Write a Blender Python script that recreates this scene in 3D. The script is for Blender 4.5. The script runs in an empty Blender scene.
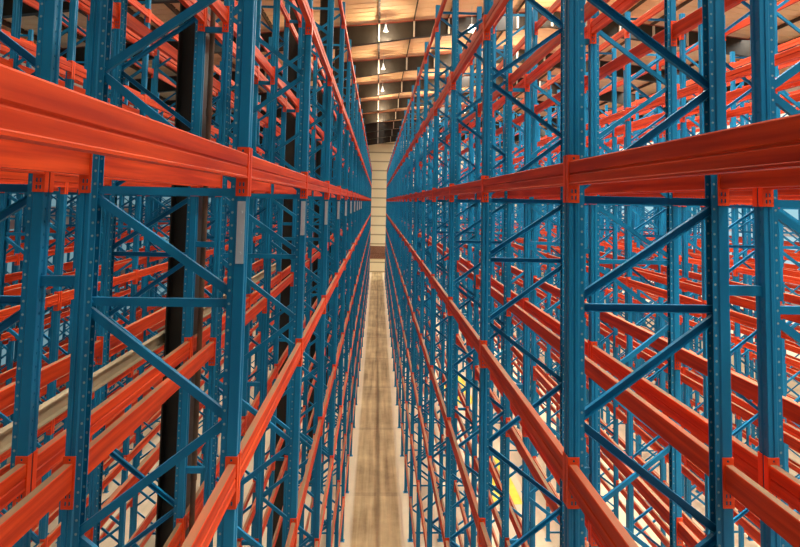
import bpy, math, random
random.seed(7)
D = bpy.data
SC = bpy.context.scene
COL = SC.collection

# ------------------------------------------------------------------ constants (metres)
CAM_Z = 10.0
LX, RX = -0.771, 1.155          # aisle faces of the two central racks
DEPS = {'left': .965, 'right': .985}   # depth of a rack frame
GAPS = {'left': .205, 'right': .22}   # flue between back-to-back racks
AIS = 1.93
Y0, BAY, NF = 3.385, 2.767, 26  # first frame in view, bay length, frames per row
TOP = 14.2
LEVELS = [13.91, 12.11, 10.305, 8.525, 6.68, 4.885, 3.08, 1.28]   # tops of the connectors
BH = 0.145
LEVEL_WORDS = ['at the top level', 'one level above eye', 'at eye level', 'one level below eye',
               'two levels below eye', 'three levels below eye', 'two levels above floor', 'lowest above floor']
ORD = ['first', 'second', 'third', 'fourth', 'fifth', 'sixth', 'seventh', 'eighth', 'ninth', 'tenth', 'eleventh',
       'twelfth', 'thirteenth', 'fourteenth', 'fifteenth', 'sixteenth', 'seventeenth', 'eighteenth', 'nineteenth',
       'twentieth', 'twenty-first', 'twenty-second', 'twenty-third', 'twenty-fourth', 'twenty-fifth', 'twenty-sixth',
       'twenty-seventh']
SEL_BEAMS = [2, 2946, 3379, 435, 27, 11, 2955, 2971, 10, 2947, 2963, 3, 26, 19, 2962, 2954, 3387, 2970, 18, 3363, 419, 443, 3404, 3403, 2980, 2988, 2987, 3401, 2985, 3385, 36, 460, 3377, 3777, 459, 2979, 3393, 2977, 457, 3395, 3795, 3805, 35, 853, 418, 2961, 3793, 452, 3804, 3388, 33, 2978, 3803, 3797, 3396, 442, 3779, 3386, 851, 833, 835, 3362, 2997, 43, 3822, 3413, 434, 2986, 436, 41, 61, 4181, 3378, 25, 451, 3821, 4180, 4198, 53, 17, 469, 34, 3792, 860, 433, 468, 2964, 4185, 4544, 3817, 449, 869, 2996, 852, 4184, 3420, 834, 3005, 20, 59, 4547, 52, 867, 836, 870, 849, 3801, 2995, 3409, 3411, 4548, 3416, 3819, 3820, 42, 3778, 4197, 3022, 2993, 441, 3014, 3417, 467, 3788, 465, 57, 3809, 848, 458, 3419, 3380, 4187, 2969, 3808, 3402, 3003, 70, 49, 875, 876, 3013, 857, 4164, 2994, 51, 3412, 4222, 4214, 3021, 3004, 58, 4203, 1279, 2992, 3012, 4223, 69, 4926, 4177, 865, 1243, 1244, 4196, 864, 3008, 859, 3421, 494, 486, 4161, 50, 3031, 1262, 464, 3787, 3001, 1619, 1620, 3019, 3020, 1278, 3838, 4179, 3030, 3813, 1237, 64, 1264, 3009, 4195, 87, 68, 56, 872, 4200, 1232, 1235, 868, 48, 473, 3011, 4555, 484, 3438, 1240, 3785, 1259, 4563, 4212, 892, 86, 3432, 3017, 1603, 5253, 1294, 4923, 3436, 1253, 4201, 4564, 4556, 1269, 95, 3029, 4572, 492, 480, 4193, 895, 841, 3010, 491, 1277, 873, 85, 3408, 3002, 67, 4596, 1604, 4246, 3429, 4896, 1288, 3824, 483, 1652, 3836, 485, 1276, 1260, 3445, 3047, 3811, 1623, 4216, 1640, 65, 1245, 444, 1248, 4592, 3433, 4219, 3435, 4176, 850, 475, 3024, 4560, 489, 4595, 3028, 93, 3046, 3447, 4575, 3016, 888, 3418, 91, 4571, 103, 3455, 3018, 1997, 102, 4916, 3845, 1256, 80, 4217, 66, 3027, 3853, 4942, 88, 1272, 4232]  #@SEL_BEAMS
SEL_FRAMES = [193, 1, 2, 220, 194, 221, 29, 28, 195, 3, 196, 4, 55, 222, 197, 5, 223, 198, 248, 247, 31, 6, 224, 56, 30, 273, 7, 249, 274, 57, 200, 272, 199, 297, 81, 250, 8, 32, 105, 202, 9, 201, 82, 299, 275, 83, 321, 298, 203, 10, 323, 108, 278, 228, 58, 343, 253, 276, 205, 204, 322, 59, 320, 300, 36, 277, 11, 60, 226, 225, 62, 365, 107, 12, 106, 229, 34, 254, 230, 251, 206, 207, 109, 252, 152, 256, 255, 129, 364, 279, 301, 227, 13, 347, 14, 175, 85, 324, 346, 208, 209, 345, 174, 89, 367, 33, 133, 303, 368, 327, 15, 35, 210, 130, 231, 38, 16, 173, 232, 157, 211, 17, 212, 404, 61, 261, 131, 80, 369, 284, 259, 156, 132, 407, 325, 389, 18, 19, 153, 387, 366, 280, 213, 214, 91, 216, 63, 86, 305, 351, 330, 215, 21, 20, 88, 307, 306, 217, 179, 112, 257, 22, 69, 352, 386, 370, 329, 41, 309, 23, 304, 25, 138, 155, 391, 66, 258, 313, 218, 409, 26, 264, 24, 328, 262, 405, 177, 285, 281, 115, 136, 384, 111, 332, 331, 160, 375, 314, 182, 90, 411, 87, 388, 348, 374, 334, 266, 269, 166, 143, 356, 263, 378, 117, 234, 360, 308, 67, 286, 339, 315, 340, 240, 178, 137, 116, 161, 357, 238, 43, 292, 235, 237, 141, 118, 398, 142, 333, 190, 353, 162, 268, 412, 236, 337, 233, 113, 97, 95, 376, 168, 183, 392, 290, 144, 312, 419, 239, 68, 119, 336, 191, 135, 421, 185, 418, 417, 293, 396, 282, 283]  #@SEL_FRAMES

# ------------------------------------------------------------------ materials
def nodes_of(name):
    m = D.materials.new(name); m.use_nodes = True
    nt = m.node_tree
    return m, nt, nt.nodes['Principled BSDF']

def paint(name, c1, c2, rough=0.45, scale=3.0, spec=0.4, stretch=(1, 1, 1), dust=None, bump=0.0, metallic=0.0):
    """painted steel: two near colours by noise, optional dust lying on upward faces"""
    m, nt, b = nodes_of(name)
    tc = nt.nodes.new('ShaderNodeNewGeometry')
    mp = nt.nodes.new('ShaderNodeMapping'); mp.inputs['Scale'].default_value = stretch
    nz = nt.nodes.new('ShaderNodeTexNoise'); nz.inputs['Scale'].default_value = scale; nz.inputs['Detail'].default_value = 5
    nt.links.new(tc.outputs['Position'], mp.inputs['Vector']); nt.links.new(mp.outputs['Vector'], nz.inputs['Vector'])
    rp = nt.nodes.new('ShaderNodeValToRGB')
    rp.color_ramp.elements[0].position = 0.35; rp.color_ramp.elements[1].position = 0.68
    rp.color_ramp.elements[0].color = (*c1, 1); rp.color_ramp.elements[1].color = (*c2, 1)
    nt.links.new(nz.outputs['Fac'], rp.inputs['Fac'])
    out = rp.outputs['Color']
    if dust:
        sp = nt.nodes.new('ShaderNodeSeparateXYZ'); nt.links.new(tc.outputs['True Normal'], sp.inputs[0])
        mr = nt.nodes.new('ShaderNodeMapRange')
        mr.inputs['From Min'].default_value = 0.75; mr.inputs['From Max'].default_value = 0.95
        mr.inputs['To Max'].default_value = dust[3]
        nt.links.new(sp.outputs['Z'], mr.inputs['Value'])
        n2 = nt.nodes.new('ShaderNodeTexNoise'); n2.inputs['Scale'].default_value = 2.2
        nt.links.new(tc.outputs['Position'], n2.inputs['Vector'])
        mu = nt.nodes.new('ShaderNodeMath'); mu.operation = 'MULTIPLY'
        m2 = nt.nodes.new('ShaderNodeMapRange'); m2.inputs['From Min'].default_value = .3; m2.inputs['From Max'].default_value = .6
        m2.inputs['To Min'].default_value = .55
        nt.links.new(n2.outputs['Fac'], m2.inputs['Value'])
        nt.links.new(mr.outputs[0], mu.inputs[0]); nt.links.new(m2.outputs[0], mu.inputs[1])
        mx = nt.nodes.new('ShaderNodeMix'); mx.data_type = 'RGBA'
        nt.links.new(mu.outputs[0], mx.inputs[0]); nt.links.new(out, mx.inputs[6])
        mx.inputs[7].default_value = (*dust[:3], 1)
        out = mx.outputs[2]
    nt.links.new(out, b.inputs['Base Color'])
    b.inputs['Roughness'].default_value = rough; b.inputs['Specular IOR Level'].default_value = spec
    b.inputs['Metallic'].default_value = metallic
    if bump:
        bp = nt.nodes.new('ShaderNodeBump'); bp.inputs['Strength'].default_value = bump; bp.inputs['Distance'].default_value = .01
        nt.links.new(nz.outputs['Fac'], bp.inputs['Height']); nt.links.new(bp.outputs[0], b.inputs['Normal'])
    return m

BLUE1, BLUE2 = (0.003, 0.16, 0.33), (0.005, 0.22, 0.43)
M = {}
M['blue'] = paint('blue_paint', BLUE1, BLUE2, 0.42, 2.5, 0.32, (1, 1, .3))
M['orange'] = paint('orange_paint', (0.44, 0.028, 0.006), (0.76, 0.078, 0.014), 0.45, 22, 0.2, (1, .04, 1), dust=(.23, .155, .085, .97))
M['connector'] = paint('connector_paint', (0.74, 0.055, 0.007), (0.80, 0.075, 0.010), 0.4, 9, 0.4)
M['splice'] = paint('galvanised', (.52, .60, .64), (.62, .70, .74), .38, 6, .5, metallic=.25)
M['column'] = paint('dark_column', (.022, .019, .014), (.045, .036, .024), .5, 2, .35, (1, 1, .3))
M['pipe'] = paint('brown_pipe', (.13, .075, .045), (.2, .12, .07), .55, 4, .3)
M['rafter'] = paint('rafter_paint', (.020, .015, .010), (.034, .026, .018), .55, 1.5, .3)
M['flange'] = paint('red_oxide', (.22, .035, .02), (.30, .055, .03), .6, 2, .3)
M['stiff'] = paint('pale_primer', (.46, .41, .33), (.56, .50, .42), .6, 3, .3)
M['purlin'] = paint('purlin_paint', (.05, .032, .018), (.08, .05, .03), .6, 2, .3)
M['beige'] = paint('beige_rail', (.26, .21, .13), (.40, .33, .21), .7, 5, .2, (1, .4, 1))
M['lampwhite'] = paint('lamp_enamel', (.75, .76, .74), (.82, .83, .80), .35, 5, .4)

def leg_holes():
    """blue paint with one column of transparent round holes, and pale dots on the side faces"""
    m = paint('blue_paint_perforated', BLUE1, BLUE2, 0.42, 2.5, 0.32, (1, 1, .3))
    nt = m.node_tree; b = nt.nodes['Principled BSDF']; out = nt.nodes['Material Output']
    N = nt.nodes.new
    def math_(op, a, c=None):
        n = N('ShaderNodeMath'); n.operation = op
        for i, v in enumerate((a, c)):
            if v is None: continue
            if isinstance(v, (int, float)): n.inputs[i].default_value = v
            else: nt.links.new(v, n.inputs[i])
        return n.outputs[0]
    tc = N('ShaderNodeTexCoord'); sp = N('ShaderNodeSeparateXYZ'); nt.links.new(tc.outputs['Object'], sp.inputs[0])
    ns = N('ShaderNodeSeparateXYZ'); nt.links.new(tc.outputs['Normal'], ns.inputs[0])
    P = .076
    dz = math_('MULTIPLY', math_('SUBTRACT', math_('FRACT', math_('DIVIDE', sp.outputs['Z'], P)), .5), P)
    ax = math_('ABSOLUTE', math_('SUBTRACT', sp.outputs['X'], 0.084))
    d1 = math_('SQRT', math_('ADD', math_('MULTIPLY', dz, dz), math_('MULTIPLY', ax, ax)))
    c1 = math_('MULTIPLY', math_('LESS_THAN', d1, .0072), math_('GREATER_THAN', math_('ABSOLUTE', ns.outputs['Y']), .9))
    ay = math_('ABSOLUTE', sp.outputs['Y'])
    d2 = math_('SQRT', math_('ADD', math_('MULTIPLY', dz, dz), math_('MULTIPLY', ay, ay)))
    c2 = math_('MULTIPLY', math_('LESS_THAN', d2, .0085), math_('GREATER_THAN', math_('ABSOLUTE', ns.outputs['X']), .9))
    f = c2
    src = b.inputs['Base Color'].links[0].from_socket          # pale round dots coloured on the side faces
    mc = N('ShaderNodeMix'); mc.data_type = 'RGBA'; nt.links.new(c1, mc.inputs[0]); nt.links.new(src, mc.inputs[6]); mc.inputs[7].default_value = (.26, .38, .42, 1)
    nt.links.new(mc.outputs[2], b.inputs['Base Color'])
    tr = N('ShaderNodeBsdfTransparent'); mx = N('ShaderNodeMixShader')
    nt.links.new(f, mx.inputs[0]); nt.links.new(b.outputs[0], mx.inputs[1]); nt.links.new(tr.outputs[0], mx.inputs[2])
    nt.links.new(mx.outputs[0], out.inputs['Surface'])
    return m
M['blueholes'] = leg_holes()

def emit(name, col, s):
    m = D.materials.new(name); m.use_nodes = True; nt = m.node_tree
    nt.nodes.remove(nt.nodes['Principled BSDF'])
    e = nt.nodes.new('ShaderNodeEmission'); e.inputs[0].default_value = (*col, 1); e.inputs[1].default_value = s
    nt.links.new(e.outputs[0], nt.nodes['Material Output'].inputs[0]); return m
M['bulb'] = emit('bulb_glow', (1, .95, .85), 2.5)

def floor_mat():
    m, nt, b = nodes_of('concrete_floor')
    N = nt.nodes.new; L = nt.links.new
    g = N('ShaderNodeNewGeometry'); sp = N('ShaderNodeSeparateXYZ'); L(g.outputs['Position'], sp.inputs[0])
    def math_(op, a, c=None, d=None):
        n = N('ShaderNodeMath'); n.operation = op
        for i, v in enumerate((a, c, d)):
            if v is None: continue
            if isinstance(v, (int, float)): n.inputs[i].default_value = v
            else: L(v, n.inputs[i])
        return n.outputs[0]
    n1 = N('ShaderNodeTexNoise'); n1.inputs['Scale'].default_value = .55; n1.inputs['Detail'].default_value = 8; n1.inputs['Roughness'].default_value = .65
    L(g.outputs['Position'], n1.inputs['Vector'])
    mp = N('ShaderNodeMapping'); mp.inputs['Scale'].default_value = (5.5, .25, 1); L(g.outputs['Position'], mp.inputs['Vector'])
    n2 = N('ShaderNodeTexNoise'); n2.inputs['Scale'].default_value = 1; n2.inputs['Detail'].default_value = 4; L(mp.outputs[0], n2.inputs['Vector'])
    s = math_('ADD', math_('MULTIPLY', n1.outputs['Fac'], .55), math_('MULTIPLY', n2.outputs['Fac'], .45))
    rp = N('ShaderNodeValToRGB'); e = rp.color_ramp.elements
    e[0].position = .38; e[0].color = (.20, .128, .056, 1); e[1].position = .62; e[1].color = (.52, .375, .19, 1)
    L(s, rp.inputs['Fac'])
    # saw-cut joints across the aisle every two bays, one tyre-worn line along it
    jy = math_('ABSOLUTE', math_('SUBTRACT', math_('FRACT', math_('DIVIDE', math_('SUBTRACT', sp.outputs['Y'], Y0 + BAY * .95), BAY * 2)), .5))
    j = math_('MULTIPLY', math_('LESS_THAN', jy, .022), .32)
    ty = N('ShaderNodeMapRange'); ty.inputs['From Min'].default_value = .10; ty.inputs['From Max'].default_value = .02; ty.inputs['To Max'].default_value = .42
    L(math_('ABSOLUTE', math_('SUBTRACT', sp.outputs['X'], .26)), ty.inputs['Value'])
    k = math_('MAXIMUM', j, ty.outputs[0])
    mx = N('ShaderNodeMix'); mx.data_type = 'RGBA'; L(k, mx.inputs[0]); L(rp.outputs['Color'], mx.inputs[6]); mx.inputs[7].default_value = (.12, .075, .04, 1)
    # pale concrete by the racks; bright daylight on side-aisle floors is painted in too
    pale = N('ShaderNodeMapRange'); pale.inputs['From Min'].default_value = .70; pale.inputs['From Max'].default_value = .78; pale.inputs['To Max'].default_value = .6
    L(math_('ABSOLUTE', math_('SUBTRACT', sp.outputs['X'], (LX + RX) / 2)), pale.inputs['Value'])
    m2 = N('ShaderNodeMix'); m2.data_type = 'RGBA'; L(pale.outputs[0], m2.inputs[0]); L(mx.outputs[2], m2.inputs[6]); m2.inputs[7].default_value = (.68, .58, .41, 1)
    L(m2.outputs[2], b.inputs['Base Color'])
    b.inputs['Roughness'].default_value = .55; b.inputs['Specular IOR Level'].default_value = .3
    return m
M['floor'] = floor_mat()

def wall_mat(name, c, c2, pitch):
    m, nt, b = nodes_of(name)
    N = nt.nodes.new; L = nt.links.new
    g = N('ShaderNodeNewGeometry'); sp = N('ShaderNodeSeparateXYZ'); L(g.outputs['Position'], sp.inputs[0])
    d = N('ShaderNodeMath'); d.operation = 'DIVIDE'; L(sp.outputs['Z'], d.inputs[0]); d.inputs[1].default_value = pitch
    fr = N('ShaderNodeMath'); fr.operation = 'FRACT'; L(d.outputs[0], fr.inputs[0])
    lt = N('ShaderNodeMath'); lt.operation = 'LESS_THAN'; L(fr.outputs[0], lt.inputs[0]); lt.inputs[1].default_value = .14
    nz = N('ShaderNodeTexNoise'); nz.inputs['Scale'].default_value = .6; L(g.outputs['Position'], nz.inputs['Vector'])
    m0 = N('ShaderNodeMix'); m0.data_type = 'RGBA'; L(nz.outputs['Fac'], m0.inputs[0])
    m0.inputs[6].default_value = (c[0] * .9, c[1] * .9, c[2] * .88, 1); m0.inputs[7].default_value = (*c, 1)
    mx = N('ShaderNodeMix'); mx.data_type = 'RGBA'; L(lt.outputs[0], mx.inputs[0]); L(m0.outputs[2], mx.inputs[6]); mx.inputs[7].default_value = (*c2, 1)
    L(mx.outputs[2], b.inputs['Base Color']); b.inputs['Roughness'].default_value = .6
    return m
M['endwall'] = wall_mat('cream_cladding', (.88, .74, .46), (.42, .33, .18), 1.3)
M['sidewall'] = wall_mat('pale_cladding', (.80, .84, .84), (.55, .60, .62), 1.1)
M['roof'] = paint('roof_sheet', (.88, .56, .29), (.93, .66, .40), .6, .7, .2, (1, .25, 1))
for nm_, c_, s_ in (('left', (.50, .88, 1.0), .35), ('low', (1.0, .82, .56), 1.3), ('mid', (.65, .92, 1.0), .8), ('eye', (.50, .88, 1.0), .8), ('high', (1.0, .86, .66), 1.4)):  # the high one is added to light racks and roof from the side
    M['glass_' + nm_] = emit('daylight_and_fill_' + nm_, c_, s_)
M['brown'] = paint('brown_door', (.20, .09, .05), (.27, .12, .07), .6, 1, .3)
M['yellow'] = paint('yellow_floor_paint', (.62, .46, .035), (.74, .58, .07), .55, 2, .3)

# ------------------------------------------------------------------ mesh helpers
class MB:
    def __init__(s): s.v = []; s.f = []
    def box(s, x0, y0, z0, x1, y1, z1):
        n = len(s.v)
        s.v += [(x0, y0, z0), (x1, y0, z0), (x1, y1, z0), (x0, y1, z0), (x0, y0, z1), (x1, y0, z1), (x1, y1, z1), (x0, y1, z1)]
        s.f += [tuple(n + i for i in q) for q in ((0, 3, 2, 1), (4, 5, 6, 7), (0, 1, 5, 4), (1, 2, 6, 5), (2, 3, 7, 6), (3, 0, 4, 7))]
    def prism(s, prof, o, ax, ay, az, t0, t1, caps=True):
        """profile in (ax, ay) swept along az from t0 to t1"""
        n = len(s.v); k = len(prof)
        for t in (t0, t1):
            for a, c in prof:
                s.v.append(tuple(o[i] + ax[i] * a + ay[i] * c + az[i] * t for i in range(3)))
        for i in range(k):
            j = (i + 1) % k
            s.f.append((n + i, n + j, n + k + j, n + k + i))
        if caps:
            s.f.append(tuple(n + k + i for i in range(k))); s.f.append(tuple(n + i for i in reversed(range(k))))
    def lathe(s, prof, o, seg=16):
        n = len(s.v)
        for r, z in prof:
            for i in range(seg):
                a = 2 * math.pi * i / seg
                s.v.append((o[0] + r * math.cos(a), o[1] + r * math.sin(a), o[2] + z))
        for p in range(len(prof) - 1):
            for i in range(seg):
                j = (i + 1) % seg
                s.f.append((n + p * seg + i, n + p * seg + j, n + (p + 1) * seg + j, n + (p + 1) * seg + i))
        s.f.append(tuple(n + i for i in reversed(range(seg))))
        s.f.append(tuple(n + (len(prof) - 1) * seg + i for i in range(seg)))
    def add(s, other, fx):
        n = len(s.v)
        s.v += [fx(p) for p in other.v]; s.f += [tuple(n + i for i in q) for q in other.f]
    def mesh(s, name, mat):
        me = D.meshes.new(name); me.from_pydata(s.v, [], s.f); me.update()
        import bmesh
        bm = bmesh.new(); bm.from_mesh(me); bmesh.ops.recalc_face_normals(bm, faces=bm.faces); bm.to_mesh(me); bm.free()
        me.materials.append(M[mat]); return me

def link(name, data, parent=None, loc=(0, 0, 0), rz=0.0):
    o = D.objects.new(name, data); COL.objects.link(o)
    o.location = loc; o.rotation_euler = (0, 0, rz)
    if parent is not None: o.parent = parent
    return o
def tag(o, label, cat, group=None, kind=None):
    if label: o['label'] = label
    if cat: o['category'] = cat
    if group: o['group'] = group
    if kind: o['kind'] = kind
    return o
def struct(name, mb, mat):
    o = link(name, mb.mesh(name, mat)); o['kind'] = 'structure'; return o
def copy_tree(o, parent=None):
    c = o.copy(); COL.objects.link(c)
    if parent is not None: c.parent = parent
    for ch in kids.get(o.name, []): copy_tree(ch, c)
    return c
kids = {}
def part(name, me, parent, loc=(0, 0, 0)):
    o = link(name, me, parent, loc); kids.setdefault(parent.name, []).append(o); return o

# ------------------------------------------------------------------ upright frame (local: flue leg outer face x=0, aisle leg outer face x=1, y centred, z up)
LEG_OUT = [(.10, -.027), (.10, -.034), (.068, -.034), (.060, -.0425), (.040, -.0425), (.036, -.037), (.028, -.037), (.024, -.0425), (.003, -.0425),
           (0, -.0395), (0, -.018), (.009, -.010), (.009, .010), (0, .018), (0, .0395), (.003, .0425), (.060, .0425), (.068, .034), (.10, .034), (.10, .027)]
LEG_IN = [(.097, .027), (.097, .031), (.0665, .031), (.0585, .0395), (.003, .0395), (.003, .0195), (.012, .0115),
          (.012, -.0115), (.003, -.0195), (.003, -.0395), (.022, -.0395), (.026, -.034), (.038, -.034), (.042, -.0395), (.0585, -.0395), (.0665, -.031), (.097, -.031), (.097, -.027)]
LEG_PROF = LEG_OUT + LEG_IN
LEG_FAR = [(.10, -.034), (.064, -.034), (.060, -.0425), (0, -.0425), (0, .0425), (.060, .0425), (.064, .034), (.10, .034)]
X, Yv, Z = (1, 0, 0), (0, 1, 0), (0, 0, 1)
def leg_mb(full):
    mb = MB(); mb.prism(LEG_PROF if full else LEG_FAR, (0, 0, 0), X, Yv, Z, .010, TOP); return mb
def flip(p): return (1 - p[0], -p[1], p[2])
BRW = .048
CH = [(-BRW / 2, -.014), (BRW / 2, -.014), (BRW / 2, .014), (BRW / 2 - .003, .014), (BRW / 2 - .003, -.011), (-BRW / 2 + .003, -.011), (-BRW / 2 + .003, .014), (-BRW / 2, .014)]
BX = [(-BRW / 2, -.014), (BRW / 2, -.014), (BRW / 2, .014), (-BRW / 2, .014)]
def brace_mb(xa, za, xb, zb, full=True, flipu=False):
    dx, dz = xb - xa, zb - za; l = math.hypot(dx, dz); az = (dx / l, 0, dz / l)
    ax = (-az[2], 0, az[0])
    mb = MB(); mb.prism(CH if full else BX, (xa, 0, za), ax, Yv, az, 0, l)
    if full:   # bolt heads through both ends
        for t in (.018, l - .018):
            hx = [(.011 * math.cos(i * math.pi / 3), .011 * math.sin(i * math.pi / 3)) for i in range(6)]
            mb.prism(hx, (xa + az[0] * t, 0, za + az[2] * t), ax, az, Yv, -.022, -.0145)
    return mb
nodesA = [13.96, 12.66, 11.36, 10.08]
BR = []
def seq(zs, first):
    out = []; side = first
    for a, c in zip(zs, zs[1:]):
        out.append((side, a - .012, 1 - side, c + .012)); side = 1 - side
    return out
BR += seq([13.97, 13.31, 12.66, 12.01, 11.37, 10.74, 10.09], 1)          # 1 = aisle leg, 0 = flue leg
BR += [(0, 9.995, 1, 9.44)]
BR += seq([9.345, 8.72, 8.07, 7.42, 6.77, 6.12, 5.47, 4.82, 4.17, 3.52, 2.87, 2.22, 1.57, .92, .30], 0)
HZ = [14.05, 10.035, 9.385, .22]
def xe(side): return .075 if side == 0 else .925
BRACES = [(xe(a), za, xe(c), zc) for a, za, c, zc in BR] + [(xe(0), z, xe(1), z) for z in HZ]

leg_near = leg_mb(True).mesh('leg', 'blueholes')
leg_mid = leg_mb(True).mesh('leg', 'blue')
brace_meshes = [brace_mb(*q).mesh('brace', 'blue') for q in BRACES]
fp = MB(); fp.box(-.035, -.075, 0, .135, .075, .010); foot_mesh = fp.mesh('foot_plate', 'blue')
sp_ = MB(); sp_.box(.004, -.0465, 9.62, .052, -.0430, 9.985)
for zz in (9.68, 9.80, 9.92):
    hx = [(.010 * math.cos(i * math.pi / 3), .010 * math.sin(i * math.pi / 3)) for i in range(6)]
    sp_.prism(hx, (.028, 0, zz), X, Z, Yv, -.053, -.0467)
splice_mesh = sp_.mesh('splice_plate', 'splice')
far_mb = MB()
far_leg = leg_mb(False)
far_mb.add(far_leg, lambda p: p); far_mb.add(far_leg, flip)
for q in BRACES: far_mb.add(brace_mb(*q, full=False), lambda p: p)
for s in (0, 1): far_mb.add(fp, (lambda p: p) if s == 0 else flip)
far_mesh = far_mb.mesh('upright_frame', 'blue')

# rows: (side word, index, x of flue face, direction of the aisle side)
ROWS = []
def add_side(word, sgn, x0):
    # racks 1/2 back to back, second aisle, racks 3/4, third aisle, 5/6, fourth aisle, 7
    x = x0
    DEP, GAP = DEPS[word], GAPS[word]
    for i in range(8 if sgn < 0 else 10):
        near, far = x, x + sgn * DEP          # near = face towards the central aisle
        if i % 2 == 0: fl, dr = far, -sgn     # flue on the far face
        else: fl, dr = near, sgn
        kmin = (-1, 1, 3, 5, 7)[i // 2]
        ROWS.append(dict(side=word, i=i, fl=fl, dr=dr, kmin=kmin, sgn=sgn, near=near, far=far))
        x = far + sgn * (GAP if i % 2 == 0 else AIS)
add_side('left', -1, LX); add_side('right', 1, RX)
def row_words(r):
    if r['i'] == 0: return r['side'] + ' aisle rack'
    return ORD[r['i']] + ' ' + r['side'] + ' rack from aisle'
def yk(k): return Y0 + k * BAY
def cam_word(k): return 'beside the camera' if k < 0 else ORD[k] + ' ahead of camera'

# which frames stand as things, which fall in the remainder
FR = [(ri, k) for ri, r in enumerate(ROWS) for k in range(r['kmin'], NF)]
if SEL_FRAMES is None: sel_f = {i: 0 for i in range(len(FR))}
else: sel_f = {i: n for n, i in enumerate(SEL_FRAMES)}
N_PARTS, N_HOLES = 64, 9
protos = {}
def frame_proto(kind):
    root = link('upright_frame', None)
    me = leg_near if kind == 'near' else leg_mid
    a = part('leg', me, root); b = part('leg', me, root, (1, 0, 0)); b.rotation_euler = (0, 0, math.pi)
    for bm_ in brace_meshes: part('brace', bm_, root)
    part('foot_plate', foot_mesh, root); f2 = part('foot_plate', foot_mesh, root, (1, 0, 0)); f2.rotation_euler = (0, 0, math.pi)
    return root
rest = MB()
for i, (ri, k) in enumerate(FR):
    r = ROWS[ri]
    rz = 0 if r['dr'] > 0 else math.pi
    loc = (r['fl'], yk(k), 0)
    if i not in sel_f:
        c, s = math.cos(rz), math.sin(rz)
        rest.add(far_mb, lambda p: (loc[0] + p[0] * c * DEPS[r['side']], loc[1] + p[1] * c, p[2])); continue
    n = sel_f[i]
    if n < N_PARTS:
        kind = 'near' if n < N_HOLES else 'mid'
        if kind not in protos: protos[kind] = o = frame_proto(kind)
        else: o = copy_tree(protos[kind])
    else:
        o = link('upright_frame', far_mesh)
    o.location = loc; o.rotation_euler = (0, 0, rz); o.scale = (DEPS[r['side']], 1, 1)
    tag(o, 'blue braced upright frame %s in %s' % (cam_word(k), row_words(r)), 'rack frame', 'upright frames of the pallet racks')
    if r['side'] == 'left' and r['i'] == 0 and 0 <= k <= 9:
        s = link('splice_plate', splice_mesh, o, (1, 0, 0))      # aisle leg, camera-facing side
        s.scale = (-1, 1, 1)
        if rz: s.scale = (-1, -1, 1)
        s['label'] = 'pale grey splice plate on the aisle leg'
if rest.v:
    o = link('distant_upright_frame', rest.mesh('distant_upright_frame', 'blue'))
    tag(o, 'remaining blue upright frames deep among the far racks', 'rack frames', kind='stuff')

# ------------------------------------------------------------------ beams (local: outer face x=0, body to x=+.05, runs +y, z=0 bottom)
BP = [(-.003, 0), (-.003, .010), (0, .014), (0, .058), (.007, .064), (.007, .069), (0, .075), (0, .139), (.004, BH), (.046, BH), (.05, .139), (.05, 0)]
BPF = [(0, 0), (0, .060), (.006, .066), (0, .072), (0, BH), (.05, BH), (.05, 0)]
BL = BAY - .085
PT = .004
beam_mb = MB(); beam_mb.prism(BP, (0, 0, 0), X, Z, Yv, .0425 + PT + .001, .0425 + BL - PT - .001)
beam_mesh = beam_mb.mesh('box_section', 'orange')
def connector_mb(sign, detail=True):
    """L connector at a beam end; sign -1 = end at low y (leg behind it), +1 = end at high y"""
    mb = MB()
    z0, z1 = BH + .04 - .29, BH + .04
    yb = .0425 if sign < 0 else .0425 + BL          # leg face
    ya = yb + PT if sign < 0 else yb - PT
    lo, hi = min(ya, yb), max(ya, yb)
    if detail:
        xs = [-.006, .014, .024, .036, .046, .064]
        zs = [z0, z0 + .018, z0 + .042, z0 + .058, z0 + .082, z1 - .028, z1 - .014, z1]
        hole = {(1, 1), (3, 1), (1, 3), (3, 3), (2, 5)}
        for a in range(5):
            for c in range(7):
                if (a, c) in hole: continue
                mb.box(xs[a], lo, zs[c], xs[a + 1], hi, zs[c + 1])
    else: mb.box(-.006, lo, z0, .064, hi, z1)
    if sign < 0: mb.box(-.006, yb - .036, z0, -.002, lo, z1)
    else: mb.box(-.006, hi, z0, -.002, yb + .036, z1)
    return mb
con_meshes = [connector_mb(s).mesh('connector', 'connector') for s in (-1, 1)]
bfar = MB(); bfar.prism(BPF, (0, 0, 0), X, Z, Yv, .0425, .0425 + BL)
for s in (-1, 1): bfar.add(connector_mb(s, False), lambda p: p)
bfar_mesh = bfar.mesh('rack_crossbar', 'orange')

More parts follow.
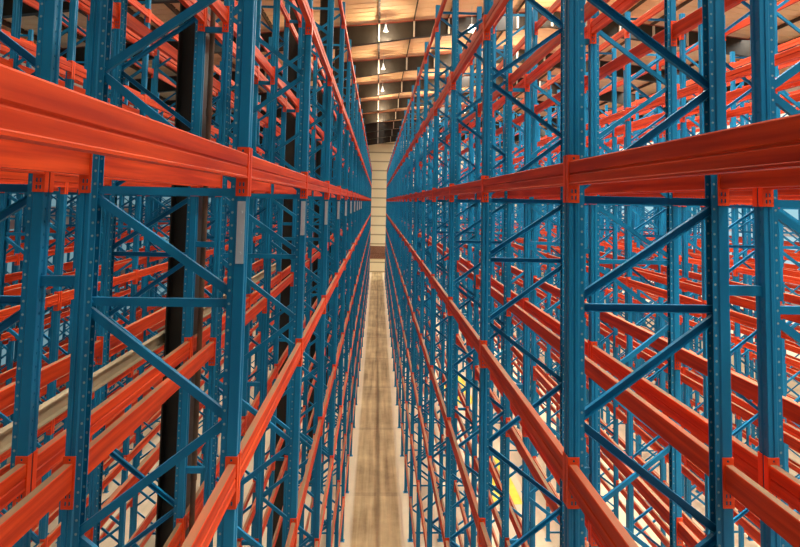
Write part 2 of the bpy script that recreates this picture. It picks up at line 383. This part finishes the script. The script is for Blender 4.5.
BEAMS = []
for ri, r in enumerate(ROWS):
    for k in range(max(r['kmin'], -1), NF - 1):
        for face in (0, 1):
            for lv in range(len(LEVELS)):
                BEAMS.append((ri, k, face, lv))
if SEL_BEAMS is None: sel_b = {i: 0 for i in range(len(BEAMS))}
else: sel_b = {i: n for n, i in enumerate(SEL_BEAMS)}
bproto = None
brest = MB()
for i, (ri, k, face, lv) in enumerate(BEAMS):
    r = ROWS[ri]
    xo = r['near'] if face == 0 else r['far']
    inward = r['sgn'] if face == 0 else -r['sgn']     # body lies towards the rack's inside
    z = LEVELS[lv] - .04 - BH
    if inward > 0: loc, rz = (xo, yk(k), z), 0.0
    else: loc, rz = (xo, yk(k + 1), z), math.pi
    if i not in sel_b:
        c = 1 if inward > 0 else -1
        brest.add(bfar, lambda p: (loc[0] + c * p[0], loc[1] + c * p[1], z + p[2])); continue
    n = sel_b[i]
    if SEL_BEAMS is None: o = link('rack_crossbar', bfar_mesh)
    elif bproto is None:
        bproto = o = link('rack_crossbar', None)
        part('box_section', beam_mesh, o)
        for cm in con_meshes: part('connector', cm, o)
    else: o = copy_tree(bproto)
    o.location = loc; o.rotation_euler = (0, 0, rz)
    fw = 'aisle' if (face == 0) == (r['i'] % 2 == 0) else 'back'
    tag(o, 'orange beam %s, %s bay, %s side of %s' % (LEVEL_WORDS[lv], ORD[k + 1], fw, row_words(r)), 'rack beam', 'orange beams of the pallet racks')
    o['bkey'] = i
    del o['bkey']
if brest.v:
    o = link('distant_rack_crossbar', brest.mesh('distant_rack_crossbar', 'orange'))
    tag(o, 'remaining orange beams massed in the far bays and racks', 'rack beams', kind='stuff')

# ------------------------------------------------------------------ spacers in the flue between back-to-back racks
prof = [(-.03, -.02), (.03, -.02), (.03, .02), (.026, .02), (.026, -.016), (-.026, -.016), (-.026, .02), (-.03, .02)]
spacer_mesh = {}
for sd in ('left', 'right'):
    sm = MB(); sm.prism(prof, (0, 0, 0), Z, Yv, X, .001, GAPS[sd] - .001); spacer_mesh[sd] = sm.mesh('row_spacer', 'blue')
SPZ = [13.75, 11.85, 9.50, 7.15, 4.80, 2.45]
SPW = ['topmost', 'second from top', 'third from top', 'fourth from top', 'fifth from top', 'lowest']
for word, x0 in (('left', LX - DEPS['left'] - GAPS['left']), ('right', RX + DEPS['right'])):
    for k in range(0, 7):
        for z, w in zip(SPZ, SPW):
            o = link('row_spacer', spacer_mesh[word], None, (x0, yk(k), z))
            tag(o, 'short blue spacer %s joining back-to-back frames %s on %s' % (w, ORD[k] + ' from camera', word), 'rack spacer', 'blue spacers between back-to-back racks')

# ------------------------------------------------------------------ building frame
def roof_z(x):            # top of the rafters
    RID = 8.5
    return 18.90 + .114 * (RID if x > RID else x) - (.114 * (x - RID) if x > RID else 0)
XL, XR, YB, YE = -16.6, 24.5, -9.0, 80.0
CY0, CS = 6.40, 7.07
CX0, CX1 = -2.275, -1.985
NB = 11
for k in range(NB):
    y = CY0 + CS * k
    # column: H section, web across the aisle direction
    root = link('steel_post', None, None, ((CX0 + CX1) / 2, y, 0))
    h = (CX1 - CX0) / 2
    zt = roof_z(-2.2) - 1.12
    w = MB(); w.box(-h + .014, -.006, .02, h - .014, .006, zt); part('web', w.mesh('web', 'column'), root)
    for s in (-1, 1):
        f = MB(); f.box(min(s * h, s * (h - .014)), -.11, .02, max(s * h, s * (h - .014)), .11, zt); part('flange', f.mesh('flange', 'column'), root)
    bp = MB(); bp.box(-h - .0, -.14, 0, h + .0, .14, .02); part('base_plate', bp.mesh('base_plate', 'column'), root)
    tag(root, 'black steel building column inside second rack left, %s from camera' % ORD[k], 'column', 'black building columns')
    # rafter
    root = link('roof_rafter', None, None, (0, y, 0))
    xs = [XL + .1, -8.5, -2.2, 1.75, 8.5, 16.0, XR - .1]
    dp = [1.0, .80, 1.08, .86, .86, .86, 1.0]
    tops = [roof_z(x) for x in xs]; bots = [roof_z(x) - d for x, d in zip(xs, dp)]
    poly = list(zip(xs, [t - .016 for t in tops])) + list(zip(reversed(xs), [b + .016 for b in reversed(bots)]))
    w = MB(); w.prism(poly, (0, 0, 0), X, Z, Yv, -.006, .006); part('web', w.mesh('web', 'rafter'), root)
    for nm, zs, t, mat in (('top_flange', tops, -.016, 'flange'), ('bottom_flange', bots, .016, 'rafter')):
        pl = [(x, z) for x, z in zip(xs, zs)] + [(x, z + t) for x, z in zip(reversed(xs), reversed(zs))]
        f = MB(); f.prism(pl, (0, 0, 0), X, Z, Yv, -.13, .13); part(nm, f.mesh(nm, mat), root)
    for n in range(-4, 10):
        x = -.10 + 1.75 * n
        import bisect
        j = min(max(bisect.bisect(xs, x) - 1, 0), len(xs) - 2); t = (x - xs[j]) / (xs[j + 1] - xs[j])
        bz = bots[j] + t * (bots[j + 1] - bots[j])
        f = MB(); f.box(x - .04, -.125, bz + .04, x + .04, -.007, roof_z(x) - .04); part('stiffener', f.mesh('stiffener', 'stiff'), root)
    tag(root, 'dark tapered roof rafter with pale stiffeners, %s from camera' % ORD[k], 'rafter', 'dark roof rafters')
PUR = [(-.10 + 1.75 * n) for n in range(-9, 14)]
for n, x in enumerate(PUR):
    z = roof_z(x)
    p = MB(); p.prism([(-.05, .001), (.004, .001), (.004, .196), (.05, .196), (.05, .20), (0, .20), (0, .005), (-.05, .005)], (x, 0, z), X, Z, Yv, YB + .05, YE - .05)
    o = link('roof_purlin', p.mesh('roof_purlin', 'purlin'))
    w = '%s from the left wall' % ORD[n]
    tag(o, 'long brown roof purlin running down the building, %s' % w, 'purlin', 'brown roof purlins')

# downpipe by the nearest column
for k in range(3):
    p = MB(); p.lathe([(.028, 0.0), (.028, 17.2)], (0, 0, 0), 14)
    for zz in (3, 7, 10.9, 14): p.lathe([(.034, zz), (.034, zz + .09)], (0, 0, 0), 14)
    o = link('drain_pipe', p.mesh('drain_pipe', 'pipe'), None, (-1.888, CY0 + CS * k - (.15 if k == 0 else -.05), 0))
    tag(o, 'thin brown drain pipe standing beside the %s black column' % ORD[k], 'pipe', 'brown drain pipes')
# tie rail on the columns
rl = MB(); rl.prism([(0, 0), (.05, 0), (.05, .012), (.012, .012), (.012, .118), (.05, .118), (.05, .13), (0, .13)], (-2.3265, 0, 8.40), X, Z, Yv, -1.2, 13.7)
tag(link('tie_rail', rl.mesh('tie_rail', 'beige')), 'dusty beige rail running past the black column inside second left rack', 'rail')

# setting
f = MB(); f.box(XL, YB, -.2, XR, YE, 0); struct('floor', f, 'floor')
c = MB()
# ribbed roof sheets: trapezoid ribs running down the slopes are small from below; sheets as two sloped slabs
for a, bb in ((XL, 8.5), (8.5, XR)):
    c.prism([(a, roof_z(a) + .205), (bb, roof_z(bb) + .205), (bb, roof_z(bb) + .26), (a, roof_z(a) + .26)], (0, 0, 0), X, Z, Yv, YB, YE)
y = YB + .5
while y < YE - .2:
    for a, bb in ((XL, 8.5), (8.5, XR)):
        c.prism([(a, roof_z(a) + .185), (bb, roof_z(bb) + .185), (bb, roof_z(bb) + .206), (a, roof_z(a) + .206)], (0, 0, 0), X, Z, Yv, y, y + .05)
    y += .6
struct('ceiling', c, 'roof')
w = MB(); w.box(XL, YE, 0, XR, YE + .2, 20.2); struct('wall_back', w, 'endwall')
WZ = [(0, 1.0), (4.2, 5.2), (8.4, 9.4), (12.6, 13.4), (16.0, 20)]   # solid bands of the side walls between the glazing strips
for nm, xw, t in (('wall_left', XL, -.2), ('wall_right', XR, .2)):
    w = MB()
    for a, bb in WZ: w.box(min(xw, xw + t), YB, a, max(xw, xw + t), YE + .2, bb)
    struct(nm, w, 'sidewall')
n = 1
for xw, t in ((XL, -.1), (XR, .1)):
    for (a, b0), (b1, c1) in zip(WZ, WZ[1:]):
        w = MB(); w.box(min(xw + t, xw + t * 1.2), YB, b0, max(xw + t, xw + t * 1.2), YE, b1)
        struct('window_and_fill_%d' % n, w, 'glass_left' if xw < 0 else 'glass_' + ('low', 'mid', 'eye', 'high')[WZ.index((a, b0))]); n += 1  # topmost right strip is an added side light
d = MB()
for i in range(12): d.box(-2.4, YE - .06, 1.9 + .15 * i, 4.4, YE - .002, 1.9 + .15 * i + .135)
struct('door_1', d, 'brown')

# yellow painted zones on the floor of the aisle to the right
for n, (x0, y0, x1, y1) in enumerate([(3.9, 19.2, 5.1, 22.6), (3.7, 28.5, 5.1, 33.5)]):
    p = MB(); p.box(x0, y0, .001, x1, y1, .004)
    tag(link('painted_patch', p.mesh('painted_patch', 'yellow')), ['yellow painted floor patch in second right aisle, nearest one', 'yellow painted floor patch in second right aisle, farther one', 'yellow painted floor patch in third right aisle'][n], 'floor marking', 'yellow floor patches')

# pendant lamps
def lamp(x, y, z, label, r=.16):
    root = link('pendant_lamp', None, None, (x, y, z))
    c = MB(); c.lathe([(.008, .30), (.008, roof_z(x) + .19 - z)], (0, 0, 0), 8); part('cord', c.mesh('cord', 'stiff'), root)
    s = MB(); s.lathe([(r, 0), (r * .96, .03), (r * .55, .20), (r * .38, .24), (r * .38, .32), (.02, .34), (.02, .31), (r * .33, .29), (r * .33, .22), (r * .5, .19), (r * .93, .01)], (0, 0, 0), 20)
    part('lamp_shade', s.mesh('lamp_shade', 'lampwhite'), root)
    b = MB(); b.lathe([(.01, .03), (.05, .05), (.06, .10), (.04, .17), (.02, .19)], (0, 0, 0), 14); part('bulb', b.mesh('bulb', 'bulb'), root)
    tag(root, label, 'lamp', 'pendant lamps under the roof')
LAMPS = [(.22, 26.9, 18.3, 'small white pendant lamp before the nearest rafter over the aisle', .11),
         (.18, 33.9, 18.1, 'small white pendant lamp over the aisle, second from camera', .11),
         (4.4, 26.6, 18.35, 'large pale conical pendant lamp right of the aisle near rafter', .27)]
LAMPS.append((.2, 40.98, 18.15, 'small white pendant lamp over the aisle, third from camera', .11))
for x, y, z, lb, r in LAMPS: lamp(x, y, z, lb, r)
HALL = [(x, y, z) for x, y, z, lb, r in LAMPS]          # plus unseen fill points added to brighten the roof, without fixtures
for n in range(8): HALL += [(-3.8, 5.6 + 7.07 * n, 17.6), (8.4, 5.6 + 7.07 * n, 18.6)]  # fill points only, no lamp hangs here
for n in (0, 1, 2, 6, 7): HALL.append((.2, 5.7 + 7.07 * n, 18.2))
for n in (0, 1, 2, 4, 5, 6, 7): HALL.append((4.4, 5.6 + 7.07 * n, 18.4))
for x, y, z in HALL:
    l = D.lights.new('lamp_and_fill_light', 'POINT'); l.energy = 190 if x > -1 else 45; l.color = (1, .80, .54); l.shadow_soft_size = .06
    o = D.objects.new('lamp_and_fill_light', l); COL.objects.link(o); o.location = (x, y, z - .14)

# ------------------------------------------------------------------ light
w = D.worlds.new('World'); SC.world = w; w.use_nodes = True
bg = w.node_tree.nodes['Background']; bg.inputs[0].default_value = (.85, .93, 1.0, 1); bg.inputs[1].default_value = 0.14
def area(name, loc, sx, sy, e, spread, col=(1, .97, .90)):
    l = D.lights.new(name, 'AREA'); l.shape = 'RECTANGLE'; l.size = sx; l.size_y = sy; l.energy = e; l.color = col; l.spread = math.radians(spread)
    o = D.objects.new(name, l); COL.objects.link(o); o.location = loc; return o
# rooflight strips along the building
for x, e, sp in ((-8.0, 2600, 70), (-3.8, 1700, 55), (.2, 1100, 120), (4.3, 4000, 80), (6.4, 6500, 180), (8.5, 7000, 90), (12.6, 6500, 120), (19, 4500, 150)):
    area('rooflight', (x, 37.5, roof_z(x) - .02), .9, 82, e, sp)

# ------------------------------------------------------------------ camera
from mathutils import Matrix, Vector
yaw, pit, rol, cy, fpx = .0392, .0641, .0201, 165.86, 560.0
F = Vector((math.sin(yaw) * math.cos(pit), math.cos(yaw) * math.cos(pit), math.sin(pit)))
R = Vector((math.cos(yaw), -math.sin(yaw), 0)); U = R.cross(F)
R2 = R * math.cos(rol) + U * math.sin(rol); U2 = -R * math.sin(rol) + U * math.cos(rol)
cam = D.cameras.new('camera'); co = D.objects.new('camera', cam); COL.objects.link(co)
mat = Matrix((R2, U2, -F)).transposed().to_4x4(); mat.translation = Vector((0, 0, CAM_Z)); co.matrix_world = mat
cam.sensor_fit = 'HORIZONTAL'; cam.sensor_width = 36; cam.lens = fpx / 800 * 36
cam.shift_y = (cy - 273.5) / 800
cam.clip_start = .02; cam.clip_end = 400
SC.camera = co
SC.view_settings.view_transform = 'Standard'; SC.view_settings.look = 'None'
SC.view_settings.exposure = -0.05; SC.view_settings.gamma = 1.0
SC.cycles.max_bounces = 8; SC.cycles.diffuse_bounces = 4; SC.cycles.transparent_max_bounces = 16
